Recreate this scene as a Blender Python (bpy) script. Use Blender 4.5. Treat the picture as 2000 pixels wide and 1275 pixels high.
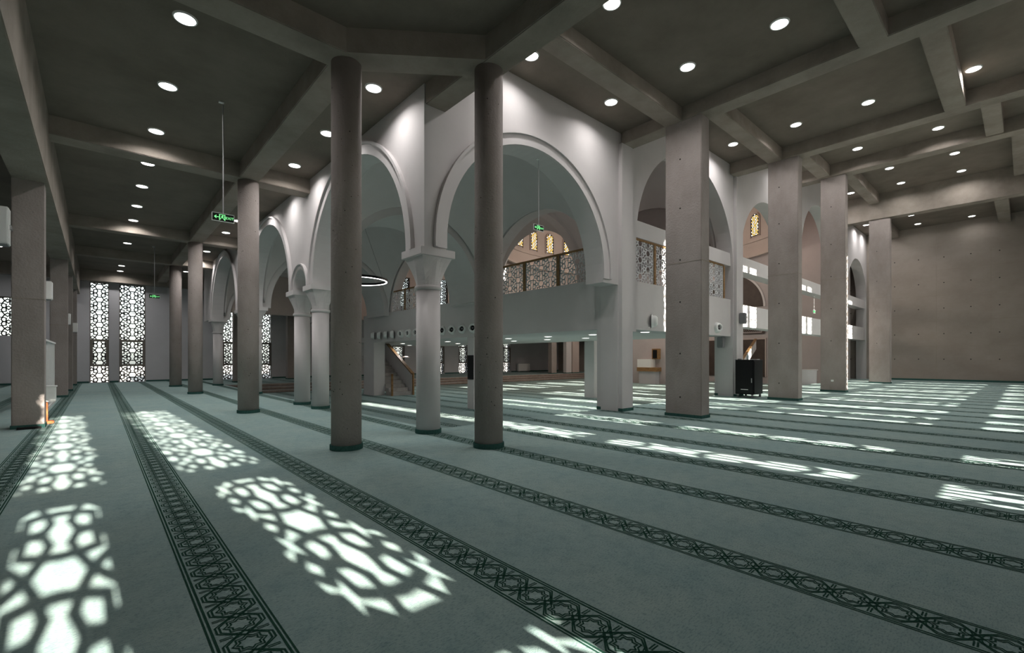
import bpy, bmesh, math, random
from mathutils import Vector, Matrix
from mathutils.geometry import tessellate_polygon
PI = math.pi
random.seed(4)
for o in list(bpy.data.objects):
    bpy.data.objects.remove(o)
SC = bpy.context.scene
COL = SC.collection

# ---------------------------------------------------------------- camera, world, sun, exposure
# X runs along the right-hand arcade, Y along the left-hand arcade, metres, camera over the origin.
cam_d = bpy.data.cameras.new('camera')
cam_d.sensor_width = 36.0
cam_d.lens = 16.22
cam_d.shift_y = 0.0310
cam_d.clip_start = 0.05
cam_d.clip_end = 300
cam = bpy.data.objects.new('camera', cam_d)
COL.objects.link(cam)
cam.location = (0, 0, 1.25)
cam.rotation_euler = (PI/2, 0, -math.atan2(809, 901))
SC.camera = cam

W = bpy.data.worlds.new('sky')
SC.world = W
W.use_nodes = True
nt = W.node_tree
bg = nt.nodes['Background']
sky = nt.nodes.new('ShaderNodeTexSky')
sky.sky_type = 'NISHITA'
sky.sun_disc = False
sky.sun_elevation = math.radians(16.6)
sky.sun_rotation = math.radians(178)
sky.air_density = 1.0
sky.dust_density = 1.5
haze = nt.nodes.new('ShaderNodeHueSaturation')
haze.inputs['Saturation'].default_value = 0.25
nt.links.new(sky.outputs[0], haze.inputs['Color'])
nt.links.new(haze.outputs[0], bg.inputs[0])
bg.inputs[1].default_value = 0.38

SUN_K = 3.35                                   # metres of run per metre of drop
sun_d = bpy.data.lights.new('sun', 'SUN')
sun_d.energy = 42
sun_d.angle = math.radians(0.45)
sun_d.color = (1.0, 0.885, 0.79)
sun = bpy.data.objects.new('sun', sun_d)
COL.objects.link(sun)
sun.location = (0, -30, 12)
sun.rotation_euler = Vector((-0.038*SUN_K, SUN_K, -1)).to_track_quat('-Z', 'Y').to_euler()

SC.view_settings.view_transform = 'Standard'
SC.view_settings.look = 'None'
SC.view_settings.gamma = 1.0
SC.view_settings.use_curve_mapping = False
SC.view_settings.exposure = 0.12
SC.cycles.max_bounces = 7
SC.cycles.diffuse_bounces = 5
SC.cycles.glossy_bounces = 2
SC.cycles.transparent_max_bounces = 8
SC.cycles.sample_clamp_indirect = 4.0
SC.cycles.use_denoising = True
LAMP = 17.5                                    # watts of one ceiling downlight

# ---------------------------------------------------------------- materials
def new_mat(name):
    m = bpy.data.materials.new(name)
    m.use_nodes = True
    return m, m.node_tree, m.node_tree.nodes['Principled BSDF']

def plain(name, col, rough=0.6, metal=0.0, spec=0.4, emit=None, es=0.0):
    m, t, b = new_mat(name)
    b.inputs['Base Color'].default_value = (*col, 1)
    b.inputs['Roughness'].default_value = rough
    b.inputs['Metallic'].default_value = metal
    b.inputs['Specular IOR Level'].default_value = spec
    if emit:
        b.inputs['Emission Color'].default_value = (*emit, 1)
        b.inputs['Emission Strength'].default_value = es
    return m

def mottled(name, c0, c1, scale=1.5, rough=0.85, bump=0.0, bscale=30, stretch=(1, 1, 1), pits=0.0, spec=0.25, c2=None):
    m, t, b = new_mat(name)
    n = t.nodes
    tc = n.new('ShaderNodeNewGeometry')
    mp = n.new('ShaderNodeMapping')
    mp.inputs['Scale'].default_value = stretch
    t.links.new(tc.outputs['Position'], mp.inputs['Vector'])
    a = n.new('ShaderNodeTexNoise')
    a.inputs['Scale'].default_value = scale
    a.inputs['Detail'].default_value = 8
    a.inputs['Roughness'].default_value = 0.65
    t.links.new(mp.outputs[0], a.inputs['Vector'])
    r = n.new('ShaderNodeValToRGB')
    r.color_ramp.elements[0].position = 0.33
    r.color_ramp.elements[1].position = 0.68
    r.color_ramp.elements[0].color = (*c0, 1)
    r.color_ramp.elements[1].color = (*c1, 1)
    t.links.new(a.outputs['Fac'], r.inputs[0])
    out = r.outputs[0]
    if pits:
        v = n.new('ShaderNodeTexVoronoi')
        v.inputs['Scale'].default_value = 9
        t.links.new(tc.outputs['Position'], v.inputs['Vector'])
        q = n.new('ShaderNodeValToRGB')
        q.color_ramp.elements[0].position = 0.05
        q.color_ramp.elements[1].position = 0.075
        t.links.new(v.outputs['Distance'], q.inputs[0])
        mx = n.new('ShaderNodeMix')
        mx.data_type = 'RGBA'
        mx.inputs[6].default_value = (0.07, 0.06, 0.055, 1)
        t.links.new(q.outputs[0], mx.inputs[0])
        t.links.new(out, mx.inputs[7])
        k = n.new('ShaderNodeMix')
        k.data_type = 'RGBA'
        k.inputs[0].default_value = pits
        t.links.new(out, k.inputs[6])
        t.links.new(mx.outputs[2], k.inputs[7])
        out = k.outputs[2]
    t.links.new(out, b.inputs['Base Color'])
    b.inputs['Roughness'].default_value = rough
    b.inputs['Specular IOR Level'].default_value = spec
    if bump:
        z = n.new('ShaderNodeTexNoise')
        z.inputs['Scale'].default_value = bscale
        z.inputs['Detail'].default_value = 5
        t.links.new(tc.outputs['Position'], z.inputs['Vector'])
        u = n.new('ShaderNodeBump')
        u.inputs['Strength'].default_value = bump
        u.inputs['Distance'].default_value = 0.02
        t.links.new(z.outputs['Fac'], u.inputs['Height'])
        t.links.new(u.outputs[0], b.inputs['Normal'])
    return m

def carpet_mat():
    m, t, b = new_mat('carpet')
    n = t.nodes
    g = n.new('ShaderNodeNewGeometry')
    def noise(scale, st, det=6):
        mp = n.new('ShaderNodeMapping')
        mp.inputs['Scale'].default_value = st
        t.links.new(g.outputs['Position'], mp.inputs['Vector'])
        a = n.new('ShaderNodeTexNoise')
        a.inputs['Scale'].default_value = scale
        a.inputs['Detail'].default_value = det
        a.inputs['Roughness'].default_value = 0.7
        t.links.new(mp.outputs[0], a.inputs['Vector'])
        return a.outputs['Fac']
    def ramp(src, p0, c0, p1, c1):
        r = n.new('ShaderNodeValToRGB')
        r.color_ramp.elements[0].position = p0
        r.color_ramp.elements[1].position = p1
        r.color_ramp.elements[0].color = (*c0, 1)
        r.color_ramp.elements[1].color = (*c1, 1)
        t.links.new(src, r.inputs[0])
        return r.outputs[0]
    def mult(a, bb, f):
        x = n.new('ShaderNodeMix')
        x.data_type = 'RGBA'
        x.blend_type = 'MULTIPLY'
        x.inputs[0].default_value = f
        t.links.new(a, x.inputs[6])
        t.links.new(bb, x.inputs[7])
        return x.outputs[2]
    base = ramp(noise(1.1, (1, 1, 1)), 0.35, (0.275, 0.388, 0.38), 0.68, (0.345, 0.442, 0.412))
    blotch = ramp(noise(9, (1, 1, 1), 8), 0.3, (0.62, 0.70, 0.72), 0.55, (1, 1, 1))
    speck = ramp(noise(46, (1, 2.6, 1), 6), 0.37, (0.36, 0.47, 0.53), 0.50, (1, 1, 1))
    c = mult(mult(base, blotch, 0.6), speck, 0.62)
    t.links.new(c, b.inputs['Base Color'])
    b.inputs['Roughness'].default_value = 0.97
    b.inputs['Specular IOR Level'].default_value = 0.1
    b.inputs['Sheen Weight'].default_value = 0.08
    u = n.new('ShaderNodeBump')
    u.inputs['Strength'].default_value = 0.5
    u.inputs['Distance'].default_value = 0.006
    t.links.new(noise(220, (1, 1, 1), 2), u.inputs['Height'])
    t.links.new(u.outputs[0], b.inputs['Normal'])
    return m

def board_concrete():
    """fair-faced wall: large sheets with faint joints"""
    m = mottled('wall concrete', (0.27, 0.232, 0.205), (0.33, 0.286, 0.255), 0.7, bump=0.2, stretch=(1, 1, 1.4), pits=0.3)
    return m

def glass_mat():
    m = bpy.data.materials.new('window glass')
    m.use_nodes = True
    t = m.node_tree
    for x in list(t.nodes):
        t.nodes.remove(x)
    o = t.nodes.new('ShaderNodeOutputMaterial')
    a = t.nodes.new('ShaderNodeBsdfTransparent')
    a.inputs[0].default_value = (0.93, 0.96, 0.95, 1)
    b = t.nodes.new('ShaderNodeBsdfGlossy')
    b.inputs['Roughness'].default_value = 0.05
    x = t.nodes.new('ShaderNodeMixShader')
    x.inputs[0].default_value = 0.05
    t.links.new(a.outputs[0], x.inputs[1])
    t.links.new(b.outputs[0], x.inputs[2])
    t.links.new(x.outputs[0], o.inputs[0])
    return m

CARPET = carpet_mat()
GREEN = mottled('carpet green', (0.012, 0.045, 0.034), (0.028, 0.085, 0.058), 40, rough=1.0, spec=0.05)
TRIMG = mottled('carpet trim', (0.03, 0.085, 0.075), (0.055, 0.125, 0.11), 30, rough=1.0, spec=0.05)
CONC = mottled('column concrete', (0.262, 0.226, 0.211), (0.345, 0.304, 0.287), 1.6, bump=0.35, stretch=(1, 1, 0.55), pits=0.55)
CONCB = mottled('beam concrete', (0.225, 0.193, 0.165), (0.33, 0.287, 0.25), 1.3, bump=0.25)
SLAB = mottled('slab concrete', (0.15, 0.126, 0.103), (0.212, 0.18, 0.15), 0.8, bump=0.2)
WALLC = board_concrete()
PLAST = mottled('white plaster', (0.55, 0.52, 0.52), (0.60, 0.57, 0.57), 0.7, rough=0.9, bump=0.05)
GREYW = mottled('grey paint', (0.46, 0.45, 0.47), (0.52, 0.51, 0.53), 0.6, rough=0.9)
BROWN = mottled('plaster with warm light', (0.44, 0.37, 0.34), (0.50, 0.42, 0.385), 0.5, rough=0.9)  # the domed hall's warm light is put into this plaster colour
DARK = plain('dark tie hole', (0.02, 0.018, 0.016), 0.9)
STEEL = plain('steel tube', (0.55, 0.55, 0.56), 0.35, 0.9)
LATW = plain('dark lattice', (0.035, 0.033, 0.032), 0.6)
LATS = plain('white lattice', (0.78, 0.78, 0.8), 0.5)
FRAME = plain('taupe window frame', (0.17, 0.15, 0.13), 0.5)
GLASS = glass_mat()
WOOD = mottled('oak rail', (0.20, 0.11, 0.045), (0.33, 0.19, 0.085), 3, rough=0.5, stretch=(1, 1, 6))
WHITE = plain('white enamel', (0.8, 0.8, 0.79), 0.35)
GREYM = plain('grey metal grille', (0.2, 0.2, 0.21), 0.5)
BLACK = plain('black steel', (0.006, 0.006, 0.007), 0.5, spec=.2)
STONE = mottled('stair stone', (0.30, 0.275, 0.26), (0.42, 0.39, 0.375), 3, rough=0.6)
STEPS = mottled('dais step', (0.20, 0.155, 0.13), (0.30, 0.24, 0.205), 4, rough=0.7)
LAMPM = plain('lamp diffuser', (1, 1, 1), 0.5, emit=(1, 0.98, 0.94), es=9)
RINGM = plain('lamp trim', (0.85, 0.85, 0.85), 0.4)
GLOWG = plain('sign green', (0.05, 0.5, 0.15), 0.5, emit=(0.28, 1.0, 0.36), es=0.95)
SIGNB = plain('sign black', (0.006, 0.012, 0.008), 0.3)
ORANGE = plain('orange plastic', (0.75, 0.16, 0.03), 0.45)
AMBER = plain('glowing amber glass', (0.9, 0.5, 0.1), 0.4, emit=(1.0, 0.62, 0.18), es=1.5)  # emission stands in for daylight behind the drum's stained panes
MILK = plain('glowing milk glass', (0.9, 0.88, 0.85), 0.4, emit=(1.0, 0.93, 0.82), es=2.0)  # pale panes glow in place of daylight too
DOORM = mottled('dark door', (0.045, 0.032, 0.027), (0.065, 0.048, 0.04), 2, rough=0.5)
GROUND = plain('paving outside', (0.52, 0.50, 0.48), 0.9)
MAUVE = mottled('mauve plaster', (0.40, 0.36, 0.355), (0.46, 0.415, 0.41), 0.5, rough=0.9)

# ---------------------------------------------------------------- mesh helpers
def link(name, me, m, parent=None):
    o = bpy.data.objects.new(name, me)
    COL.objects.link(o)
    if m is not None and not me.materials:
        me.materials.append(m)
    if parent is not None:
        o.parent = parent
    return o

def finish(name, bm, m, parent=None, smooth=False):
    bmesh.ops.recalc_face_normals(bm, faces=bm.faces[:])
    me = bpy.data.meshes.new(name)
    if smooth:
        for f in bm.faces:
            f.smooth = True
    bm.to_mesh(me)
    bm.free()
    return link(name, me, m, parent)

def tag(o, label, cat, group=None):
    o['label'] = label
    o['category'] = cat
    if group:
        o['group'] = group
    return o

def struct(o):
    o['kind'] = 'structure'
    return o

def empty(name, loc, rz=0.0):
    o = bpy.data.objects.new(name, None)
    o.empty_display_size = 0.1
    COL.objects.link(o)
    o.location = loc
    o.rotation_euler = (0, 0, rz)
    return o

def box(bm, x0, x1, y0, y1, z0, z1):
    v = [bm.verts.new(p) for p in ((x0, y0, z0), (x1, y0, z0), (x1, y1, z0), (x0, y1, z0), (x0, y0, z1), (x1, y0, z1), (x1, y1, z1), (x0, y1, z1))]
    for f in ((0, 3, 2, 1), (4, 5, 6, 7), (0, 1, 5, 4), (1, 2, 6, 5), (2, 3, 7, 6), (3, 0, 4, 7)):
        bm.faces.new([v[i] for i in f])

def boxo(name, b, m, parent=None, bevel=0.0):
    bm = bmesh.new()
    box(bm, *b)
    if bevel:
        bmesh.ops.bevel(bm, geom=bm.edges[:], offset=bevel, segments=2, affect='EDGES')
    return finish(name, bm, m, parent)

def lathe(bm, prof, seg=32, c=(0, 0), a0=0.0, a1=2*PI):
    full = abs(a1-a0-2*PI) < 1e-6
    k = seg if full else seg+1
    rings = []
    for r, z in prof:
        rings.append([bm.verts.new((c[0]+r*math.cos(a0+(a1-a0)*i/seg), c[1]+r*math.sin(a0+(a1-a0)*i/seg), z)) for i in range(k)])
    for a, b in zip(rings, rings[1:]):
        for i in range(seg):
            j = (i+1) % k
            bm.faces.new((a[i], a[j], b[j], b[i]))
    return rings

def prism(bm, poly, d0, d1, mp):
    """extrude a 2-D polygon between two depths; mp(u, z, d) gives the 3-D point"""
    n = len(poly)
    a = [bm.verts.new(mp(u, z, d0)) for u, z in poly]
    b = [bm.verts.new(mp(u, z, d1)) for u, z in poly]
    for t in tessellate_polygon([[Vector((u, z, 0)) for u, z in poly]]):
        try:
            bm.faces.new([a[i] for i in t])
            bm.faces.new([b[i] for i in reversed(t)])
        except ValueError:
            pass
    for i in range(n):
        j = (i+1) % n
        bm.faces.new((a[i], a[j], b[j], b[i]))

def arcade(bm, bottom, tops, d0, d1, mp):
    """wall whose lower edge is a polyline running left to right and whose top is stepped"""
    pts = []
    for p in bottom:
        if pts and p[0]-pts[-1][0] > 1e-4:
            q = pts[-1]
            for u0, u1, zt in tops:
                if q[0]+1e-3 < u0 < p[0]-1e-3:
                    t = (u0-q[0])/(p[0]-q[0])
                    pts.append((u0, q[1]+(p[1]-q[1])*t))
        pts.append(p)
    def top(u):
        for u0, u1, zt in tops:
            if u0 <= u <= u1:
                return zt
        return tops[-1][2]
    V = lambda u, z, d: bm.verts.new(mp(u, z, d))
    lastt = None
    for p, q in zip(pts, pts[1:]):
        if abs(q[0]-p[0]) > 1e-4:
            zt = top((p[0]+q[0])/2)
            for d in (d0, d1):
                bm.faces.new((V(p[0], p[1], d), V(q[0], q[1], d), V(q[0], zt, d), V(p[0], zt, d)))
            bm.faces.new((V(p[0], zt, d0), V(q[0], zt, d0), V(q[0], zt, d1), V(p[0], zt, d1)))
            if lastt is not None and abs(lastt-zt) > 1e-4:
                bm.faces.new((V(p[0], zt, d0), V(p[0], zt, d1), V(p[0], lastt, d1), V(p[0], lastt, d0)))
            lastt = zt
        if math.hypot(q[0]-p[0], q[1]-p[1]) > 1e-4:
            bm.faces.new((V(p[0], p[1], d0), V(q[0], q[1], d0), V(q[0], q[1], d1), V(p[0], p[1], d1)))
    for p in (pts[0], pts[-1]):
        zt = top(p[0])
        bm.faces.new((V(p[0], p[1], d0), V(p[0], p[1], d1), V(p[0], zt, d1), V(p[0], zt, d0)))
    bmesh.ops.remove_doubles(bm, verts=bm.verts[:], dist=1e-4)

MX = lambda u, z, d: (u, d, z)      # wall running along X
MY = lambda u, z, d: (d, u, z)      # wall running along Y

def arc(uc, zc, r, a0=180, a1=0, n=36):
    return [(uc+r*math.cos(math.radians(a0+(a1-a0)*i/n)), zc+r*math.sin(math.radians(a0+(a1-a0)*i/n))) for i in range(n+1)]

def tube(bm, pts, r, seg=8):
    prev = None
    for i, p in enumerate(pts):
        p = Vector(p)
        if i == 0:
            t = Vector(pts[1])-p
        elif i == len(pts)-1:
            t = p-Vector(pts[i-1])
        else:
            t = Vector(pts[i+1])-Vector(pts[i-1])
        t.normalize()
        u = t.cross(Vector((0, 0, 1)))
        if u.length < 1e-3:
            u = Vector((1, 0, 0))
        u.normalize()
        w = t.cross(u)
        ring = [bm.verts.new(p+u*r*math.cos(2*PI*k/seg)+w*r*math.sin(2*PI*k/seg)) for k in range(seg)]
        if prev:
            for k in range(seg):
                bm.faces.new((prev[k], prev[(k+1) % seg], ring[(k+1) % seg], ring[k]))
        else:
            bm.faces.new(ring)
        prev = ring
    bm.faces.new(list(reversed(prev)))

def bar(bm, p, q, w, d0, d1, mp):
    """flat bar of width w from 2-D point p to q, from depth d0 to d1"""
    dx, dz = q[0]-p[0], q[1]-p[1]
    L = math.hypot(dx, dz)
    if L < 1e-4:
        return
    e = w*0.35/L
    p = (p[0]-dx*e, p[1]-dz*e)
    q = (q[0]+dx*e, q[1]+dz*e)
    nx, nz = -dz/L*w/2, dx/L*w/2
    c = [(p[0]+nx, p[1]+nz), (p[0]-nx, p[1]-nz), (q[0]-nx, q[1]-nz), (q[0]+nx, q[1]+nz)]
    a = [bm.verts.new(mp(u, z, d0)) for u, z in c]
    b = [bm.verts.new(mp(u, z, d1)) for u, z in c]
    bm.faces.new(a)
    bm.faces.new(list(reversed(b)))
    for i in range(4):
        j = (i+1) % 4
        bm.faces.new((a[i], b[i], b[j], a[j]))

# star-and-hourglass lattice, unit = vertical distance between stars
_q1 = [(0, .19), (.22, .205), (.42, .25), (.40, .5)]
_q2 = [(.32, 0), (.2, .17), (.12, .34), (.19, .47), (.40, .5)]
_q3 = [(.32, 0), (.5, .13), (.65, 0)]
_seg = []
for poly in (_q1, _q2, _q3):
    for p, q in zip(poly, poly[1:]):
        for f in (lambda a: a, lambda a: (1.05-a[0], .5-a[1])):
            P, Q = f(p), f(q)
            for sx in (1, -1):
                for sy in (1, -1):
                    _seg.append(((sx*P[0], sy*P[1]), (sx*Q[0], sy*Q[1])))
UNIT = []
seen = set()
for P, Q in _seg:
    for dx in (-1.05, 0, 1.05):
        for dy in (-.5, 0, .5):
            if (dx == 0) != (dy == 0):
                continue
            a = (round(P[0]+dx, 3), round(P[1]+dy, 3))
            b = (round(Q[0]+dx, 3), round(Q[1]+dy, 3))
            m_ = ((a[0]+b[0])/2, (a[1]+b[1])/2)
            # keep what lies in the primitive cell  [-.525,.525) x [-.5,.5)
            if -.525 <= m_[0] < .525 and -.5 <= m_[1] < .5:
                key = tuple(sorted((a, b)))
                if key not in seen:
                    seen.add(key)
                    UNIT.append(tuple((p_[0]*.825, p_[1]) for p_ in key))

def clip(p, q, r):
    x0, x1, y0, y1 = r
    t0, t1 = 0.0, 1.0
    dx, dy = q[0]-p[0], q[1]-p[1]
    for a, b in ((-dx, p[0]-x0), (dx, x1-p[0]), (-dy, p[1]-y0), (dy, y1-p[1])):
        if abs(a) < 1e-9:
            if b < 0:
                return None
        else:
            t = b/a
            if a < 0:
                t0 = max(t0, t)
            else:
                t1 = min(t1, t)
    if t0 >= t1:
        return None
    return (p[0]+dx*t0, p[1]+dy*t0), (p[0]+dx*t1, p[1]+dy*t1)

def lattice_bm(bm, rect, a, uc, z0, w, d0, d1, mp, top=None):
    """fill rect with the lattice; (uc, z0) is a star centre, a the star spacing"""
    x0, x1, y0, y1 = rect
    i0, i1 = math.floor((x0-uc)/(.866*a))-1, math.ceil((x1-uc)/(.866*a))+1
    j0, j1 = math.floor((y0-z0)/a)-2, math.ceil((y1-z0)/a)+2
    for i in range(i0, i1+1):
        off = 0.5*a if i % 2 else 0
        for j in range(j0, j1+1):
            cx, cy = uc+i*.866*a, z0+j*a+off
            for P, Q in UNIT:
                c = clip((cx+P[0]*a, cy+P[1]*a), (cx+Q[0]*a, cy+Q[1]*a), rect)
                if c is None:
                    continue
                if top and (c[0][1]+c[1][1])/2 > top((c[0][0]+c[1][0])/2):
                    continue
                bar(bm, c[0], c[1], w, d0, d1, mp)

# ================================================================= SETTING
# ---- floors: the aisles and the rear are at 0, the middle of the hall is sunk by 0.43 m
FX0, FX1, FY0, FY1 = -5.0, 34.5, -2.0, 31.5
PX0, PX1, PY0, PY1, PZ = 4.42, 33.4, 6.95, 25.2, -0.43
bm = bmesh.new()
box(bm, FX0, FX1, FY0-.1, PY0, -0.6, 0)
box(bm, FX0, PX0, PY0, FY1, -0.6, 0)
box(bm, PX0, PX1, PY0, PY1-.3, -0.6, PZ)
box(bm, PX1, FX1, PY0, FY1, -0.6, 0)
box(bm, PX0, PX1, PY1, FY1, -0.6, 0)
floor = struct(finish('floor', bm, CARPET))

# woven prayer-row borders
def band_mesh(name, length, detail=True):
    """one border, 0.275 m wide, running along +Y from 0"""
    bm = bmesh.new()
    z = 0.0
    def ln(p, q, w):
        dx, dy = q[0]-p[0], q[1]-p[1]
        L = math.hypot(dx, dy)
        if L < 1e-5:
            return
        nx, ny = -dy/L*w/2, dx/L*w/2
        ex, ey = dx/L*w*.3, dy/L*w*.3
        v = [bm.verts.new((p[0]-ex+nx, p[1]-ey+ny, z)), bm.verts.new((p[0]-ex-nx, p[1]-ey-ny, z)), bm.verts.new((q[0]+ex-nx, q[1]+ey-ny, z)), bm.verts.new((q[0]+ex+nx, q[1]+ey+ny, z))]
        bm.faces.new(v)
    for s in (-1, 1):
        ln((s*.134, 0), (s*.134, length), .009)
        ln((s*.116, 0), (s*.116, length), .011)
    P = 0.186
    n = int(length/P)
    for k in range(n):
        y = (k+.5)*P
        # long hexagon rings that overlap their neighbours
        for off, w in ((0.0, .0085), (.0150, .0085)):
            R = [(-.118, 0), (-.075, .048-off*.4), (-.030, .098-off), (.030, .098-off), (.075, .048-off*.4), (.118, 0)]
            for s in (-1, 1):
                for a, b in zip(R, R[1:]):
                    ln((s*a[1], y+a[0]*(1-off*4)), (s*b[1], y+b[0]*(1-off*4)), w)
        if detail:
            for r0, r1 in ((.052, .068), (.037, .051)):
                pts = []
                for i in range(16):
                    r = r1 if i % 2 == 0 else r0
                    t = 2*PI*i/16
                    pts.append((r*math.cos(t), y+r*math.sin(t)*1.05))
                for i in range(16):
                    ln(pts[i], pts[(i+1) % 16], .0075)
            for s in (-1, 1):
                for e in (-.0065, .0065):
                    ln((s*.050, y+P/2+e), (s*.098, y+P/2+e), .007)
                    ln((s*.016, y+P/2+e*2.4), (s*.052, y+P/2+e*4), .006)
        else:
            for s in (-1, 1):
                ln((s*.03, y+P/2), (s*.098, y+P/2), .014)
            ln((-.04, y), (0, y+.05), .012)
            ln((.04, y), (0, y-.05), .012)
    me = bpy.data.meshes.new(name)
    bm.to_mesh(me)
    bm.free()
    me.materials.append(GREEN)
    return me

X0B, DXB = 0.50, 1.215
aisle_full = band_mesh('border_full', 33.3)
rear = band_mesh('border_rear', 8.85)
pit = band_mesh('border_pit', 17.8, False)
north = band_mesh('border_north', 6.2, False)
k = -3
while X0B+k*DXB < 34.2:
    x = X0B+k*DXB
    if x < PX0:
        segs = [(aisle_full, -1.9, 0.0)]
    elif x < PX1:
        segs = [(rear, -1.95, 0.0), (pit, 7.0, PZ), (north, 25.25, 0.0)]
    else:
        segs = [(aisle_full, -1.9, 0.0)]
    for me, y, z in segs:
        o = link('carpet_border', me, None, floor)
        o.location = (x, y, z+.0012)
    k += 1

# the three wooden risers that climb out of the sunk floor towards the far side
for i in range(3):
    o = boxo('trim_1' if i == 0 else 'trim_%d' % (i+1), (PX0, PX1, PY1-.3-(.35 if i == 0 else (.0 if i == 1 else -.28)), PY1+.02, PZ, PZ+.143*(i+1)-(0.004 if i == 2 else 0)), STEPS)
    struct(o)
    zt_ = PZ+.143*(i+1)-(0.004 if i == 2 else 0)
    y_ = PY1-.3-(.35 if i == 0 else (.0 if i == 1 else -.28))
    boxo('nosing', (PX0, PX1, y_-.015, y_+.03, zt_-.035, zt_+.002), STONE, o)
    boxo('riser_shadow_strip', (PX0, PX1, y_-.002, y_, zt_-.143, zt_-.125), DARK, o)  # dark strip colours in the shade at the foot of each riser

# ---- window makers -------------------------------------------------------
wn = [0]
def window(x0, x1, y, ztop, rows, facing=1, star=0.63, glass=True, phase=None, bars=0.03):
    """tall window in a wall that runs along X: frame, lattice and glass per row of panes"""
    wn[0] += 1
    w = struct(empty('window_%d' % wn[0], ((x0+x1)/2, y, rows[0][0])))
    cx, bz = (x0+x1)/2, rows[0][0]
    hw = (x1-x0)/2
    bm = bmesh.new()
    zz0, zz1 = rows[0][0]-bz, ztop-bz
    f = 0.035
    box(bm, -hw, -hw+f, -.06, .06, zz0, zz1)
    box(bm, hw-f, hw, -.06, .06, zz0, zz1)
    prev = rows[0][0]-.001
    for i, (a, b) in enumerate(rows):
        if i:
            box(bm, -hw+f, hw-f, -.06, .06, rows[i-1][1]-bz, a-bz)
    box(bm, -hw+f, hw-f, -.06, .06, rows[-1][1]-bz, ztop-bz)
    for i, (a, b) in enumerate(rows):
        if len(rows) == 3 and i == 1:          # opening sash with its own frame
            g = 0.085
            box(bm, -hw+f, -hw+g+f, -.045, .05, a-bz, b-bz)
            box(bm, hw-g-f, hw-f, -.045, .05, a-bz, b-bz)
    finish('frame', bm, FRAME, w)
    for i, (a, b) in enumerate(rows):
        bm = bmesh.new()
        m = 0.0
        if len(rows) == 3 and i == 1:
            m = 0.085
        rect = (-hw+f+m, hw-f-m, a-bz, b-bz)
        lattice_bm(bm, rect, star, 0.0, (phase-bz if phase is not None else a-bz+star*.5), bars, -.012, .012, MX, None)
        if b-a > 2.4:
            zz = a-bz+(b-a)*.5
            box(bm, -hw+f, hw-f, -.012, .012, zz-.014, zz+.014)
        finish('lattice', bm, LATW, w)
        if glass:
            boxo('pane', (rect[0], rect[1], .022, .030, rect[2], rect[3]), GLASS, w)
    return w

def wall_x(name, x0, x1, y0, y1, z0, z1, holes, m):
    """wall along X with full-height-ish openings (hx0, hx1, hz0, hz1)"""
    bm = bmesh.new()
    cur = x0
    for hx0, hx1, hz0, hz1 in sorted(holes):
        if hx0 > cur:
            box(bm, cur, hx0, y0, y1, z0, z1)
        if hz0 > z0:
            box(bm, hx0, hx1, y0, y1, z0, hz0)
        if hz1 < z1:
            box(bm, hx0, hx1, y0, y1, hz1, z1)
        cur = hx1
    box(bm, cur, x1, y0, y1, z0, z1)
    return struct(finish(name, bm, m))

# ---- far wall (Y = 31.5) with its pairs of windows
R3 = [(0.02, .84), (.94, 2.10), (2.22, 5.06)]
far = [(-.30, .43), (.83, 1.90), (5.42, 6.50), (6.92, 8.08), (16.3, 17.3), (19.8, 20.9), (22.3, 23.3), (27.2, 28.1)]
wall_x('wall_far', -5, 9.9, 31.44, 31.9, -.4, 6.2, [(a, b, 0.02, 5.12) for a, b in far if a < 9]+[(-4.0, -2.75, 2.3, 4.1)], GREYW)
wall_x('wall_far_right', 9.9, 34.5, 31.44, 31.9, -.4, 4.4, [(a, b, 0.02, 3.5) for a, b in far if a > 9], GREYW)
struct(boxo('wall_far_return', (9.6, 9.9, 25.1, 31.9, 3.4, 6.2), GREYW))
for a, b in far:
    window(a, b, 31.55, 5.12 if a < 9 else 3.5, R3 if a < 9 else R3[:2]+[(2.22, 3.44)], bars=.048, star=.645, phase=4.24)
window(-4.0, -2.75, 31.55, 4.1, [(2.3, 4.05)], bars=.048, star=.645)
# ---- rear walls behind the camera: their windows throw the lattice shadows on the carpet
RA = [(0.02, .95), (1.07, 2.10), (2.30, 4.62)]
RB = [(0.02, .80), (.97, 1.90), (2.03, 5.2)]
RL = [(0.02, .80), (.97, 1.90), (2.03, 4.2)]
RC = [(0.02, .80), (.97, 1.90), (2.03, 7.0)]
rearA = [(-.30, .38), (.95, 1.80)]
wall_x('wall_rear', -5, 2.9, -1.8, -1.5, -.1, 6.2, [(a, b, .02, 4.68) for a, b in rearA], GREYW)
for a, b in rearA:
    window(a, b, -1.6, 4.68, RA, bars=.05, star=.54, phase=1.59)
rearB = [(5.69, 6.41), (7.8, 8.45)]
rearC = [(11.62, 12.15), (12.65, 13.3), (14.25, 15.2), (16.5, 17.2), (17.35, 18.0), (19.2, 20.2), (20.8, 21.7), (22.8, 23.6), (23.75, 24.4), (25.8, 26.8), (28.3, 29.3), (30.8, 31.7)]
hol = [(a, b, .02, 5.26) for a, b in rearB]+[(a, b, .02, (4.26 if 14 < a < 15 else 7.06)) for a, b in rearC]+[(4.88, 5.24, 2.86, 3.9)]
wall_x('wall_rear_right', 2.9, 34.5, -2.3, -2.0, -.1, 9.8, hol, GREYW)
for a, b in rearB:
    window(a, b, -2.1, 5.26, RB, bars=.042, star=.62, phase=1.59)
for a, b in rearC:
    window(a, b, -2.1, (4.26 if 14 < a < 15 else 7.06), (RL if 14 < a < 15 else RC), bars=.042, star=.65, phase=1.59)
window(4.88, 5.24, -2.1, 3.9, [(2.9, 3.86)])
struct(boxo('wall_rear_return', (2.9, 3.1, -2.0, -1.5, -.1, 6.2), GREYW))
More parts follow.
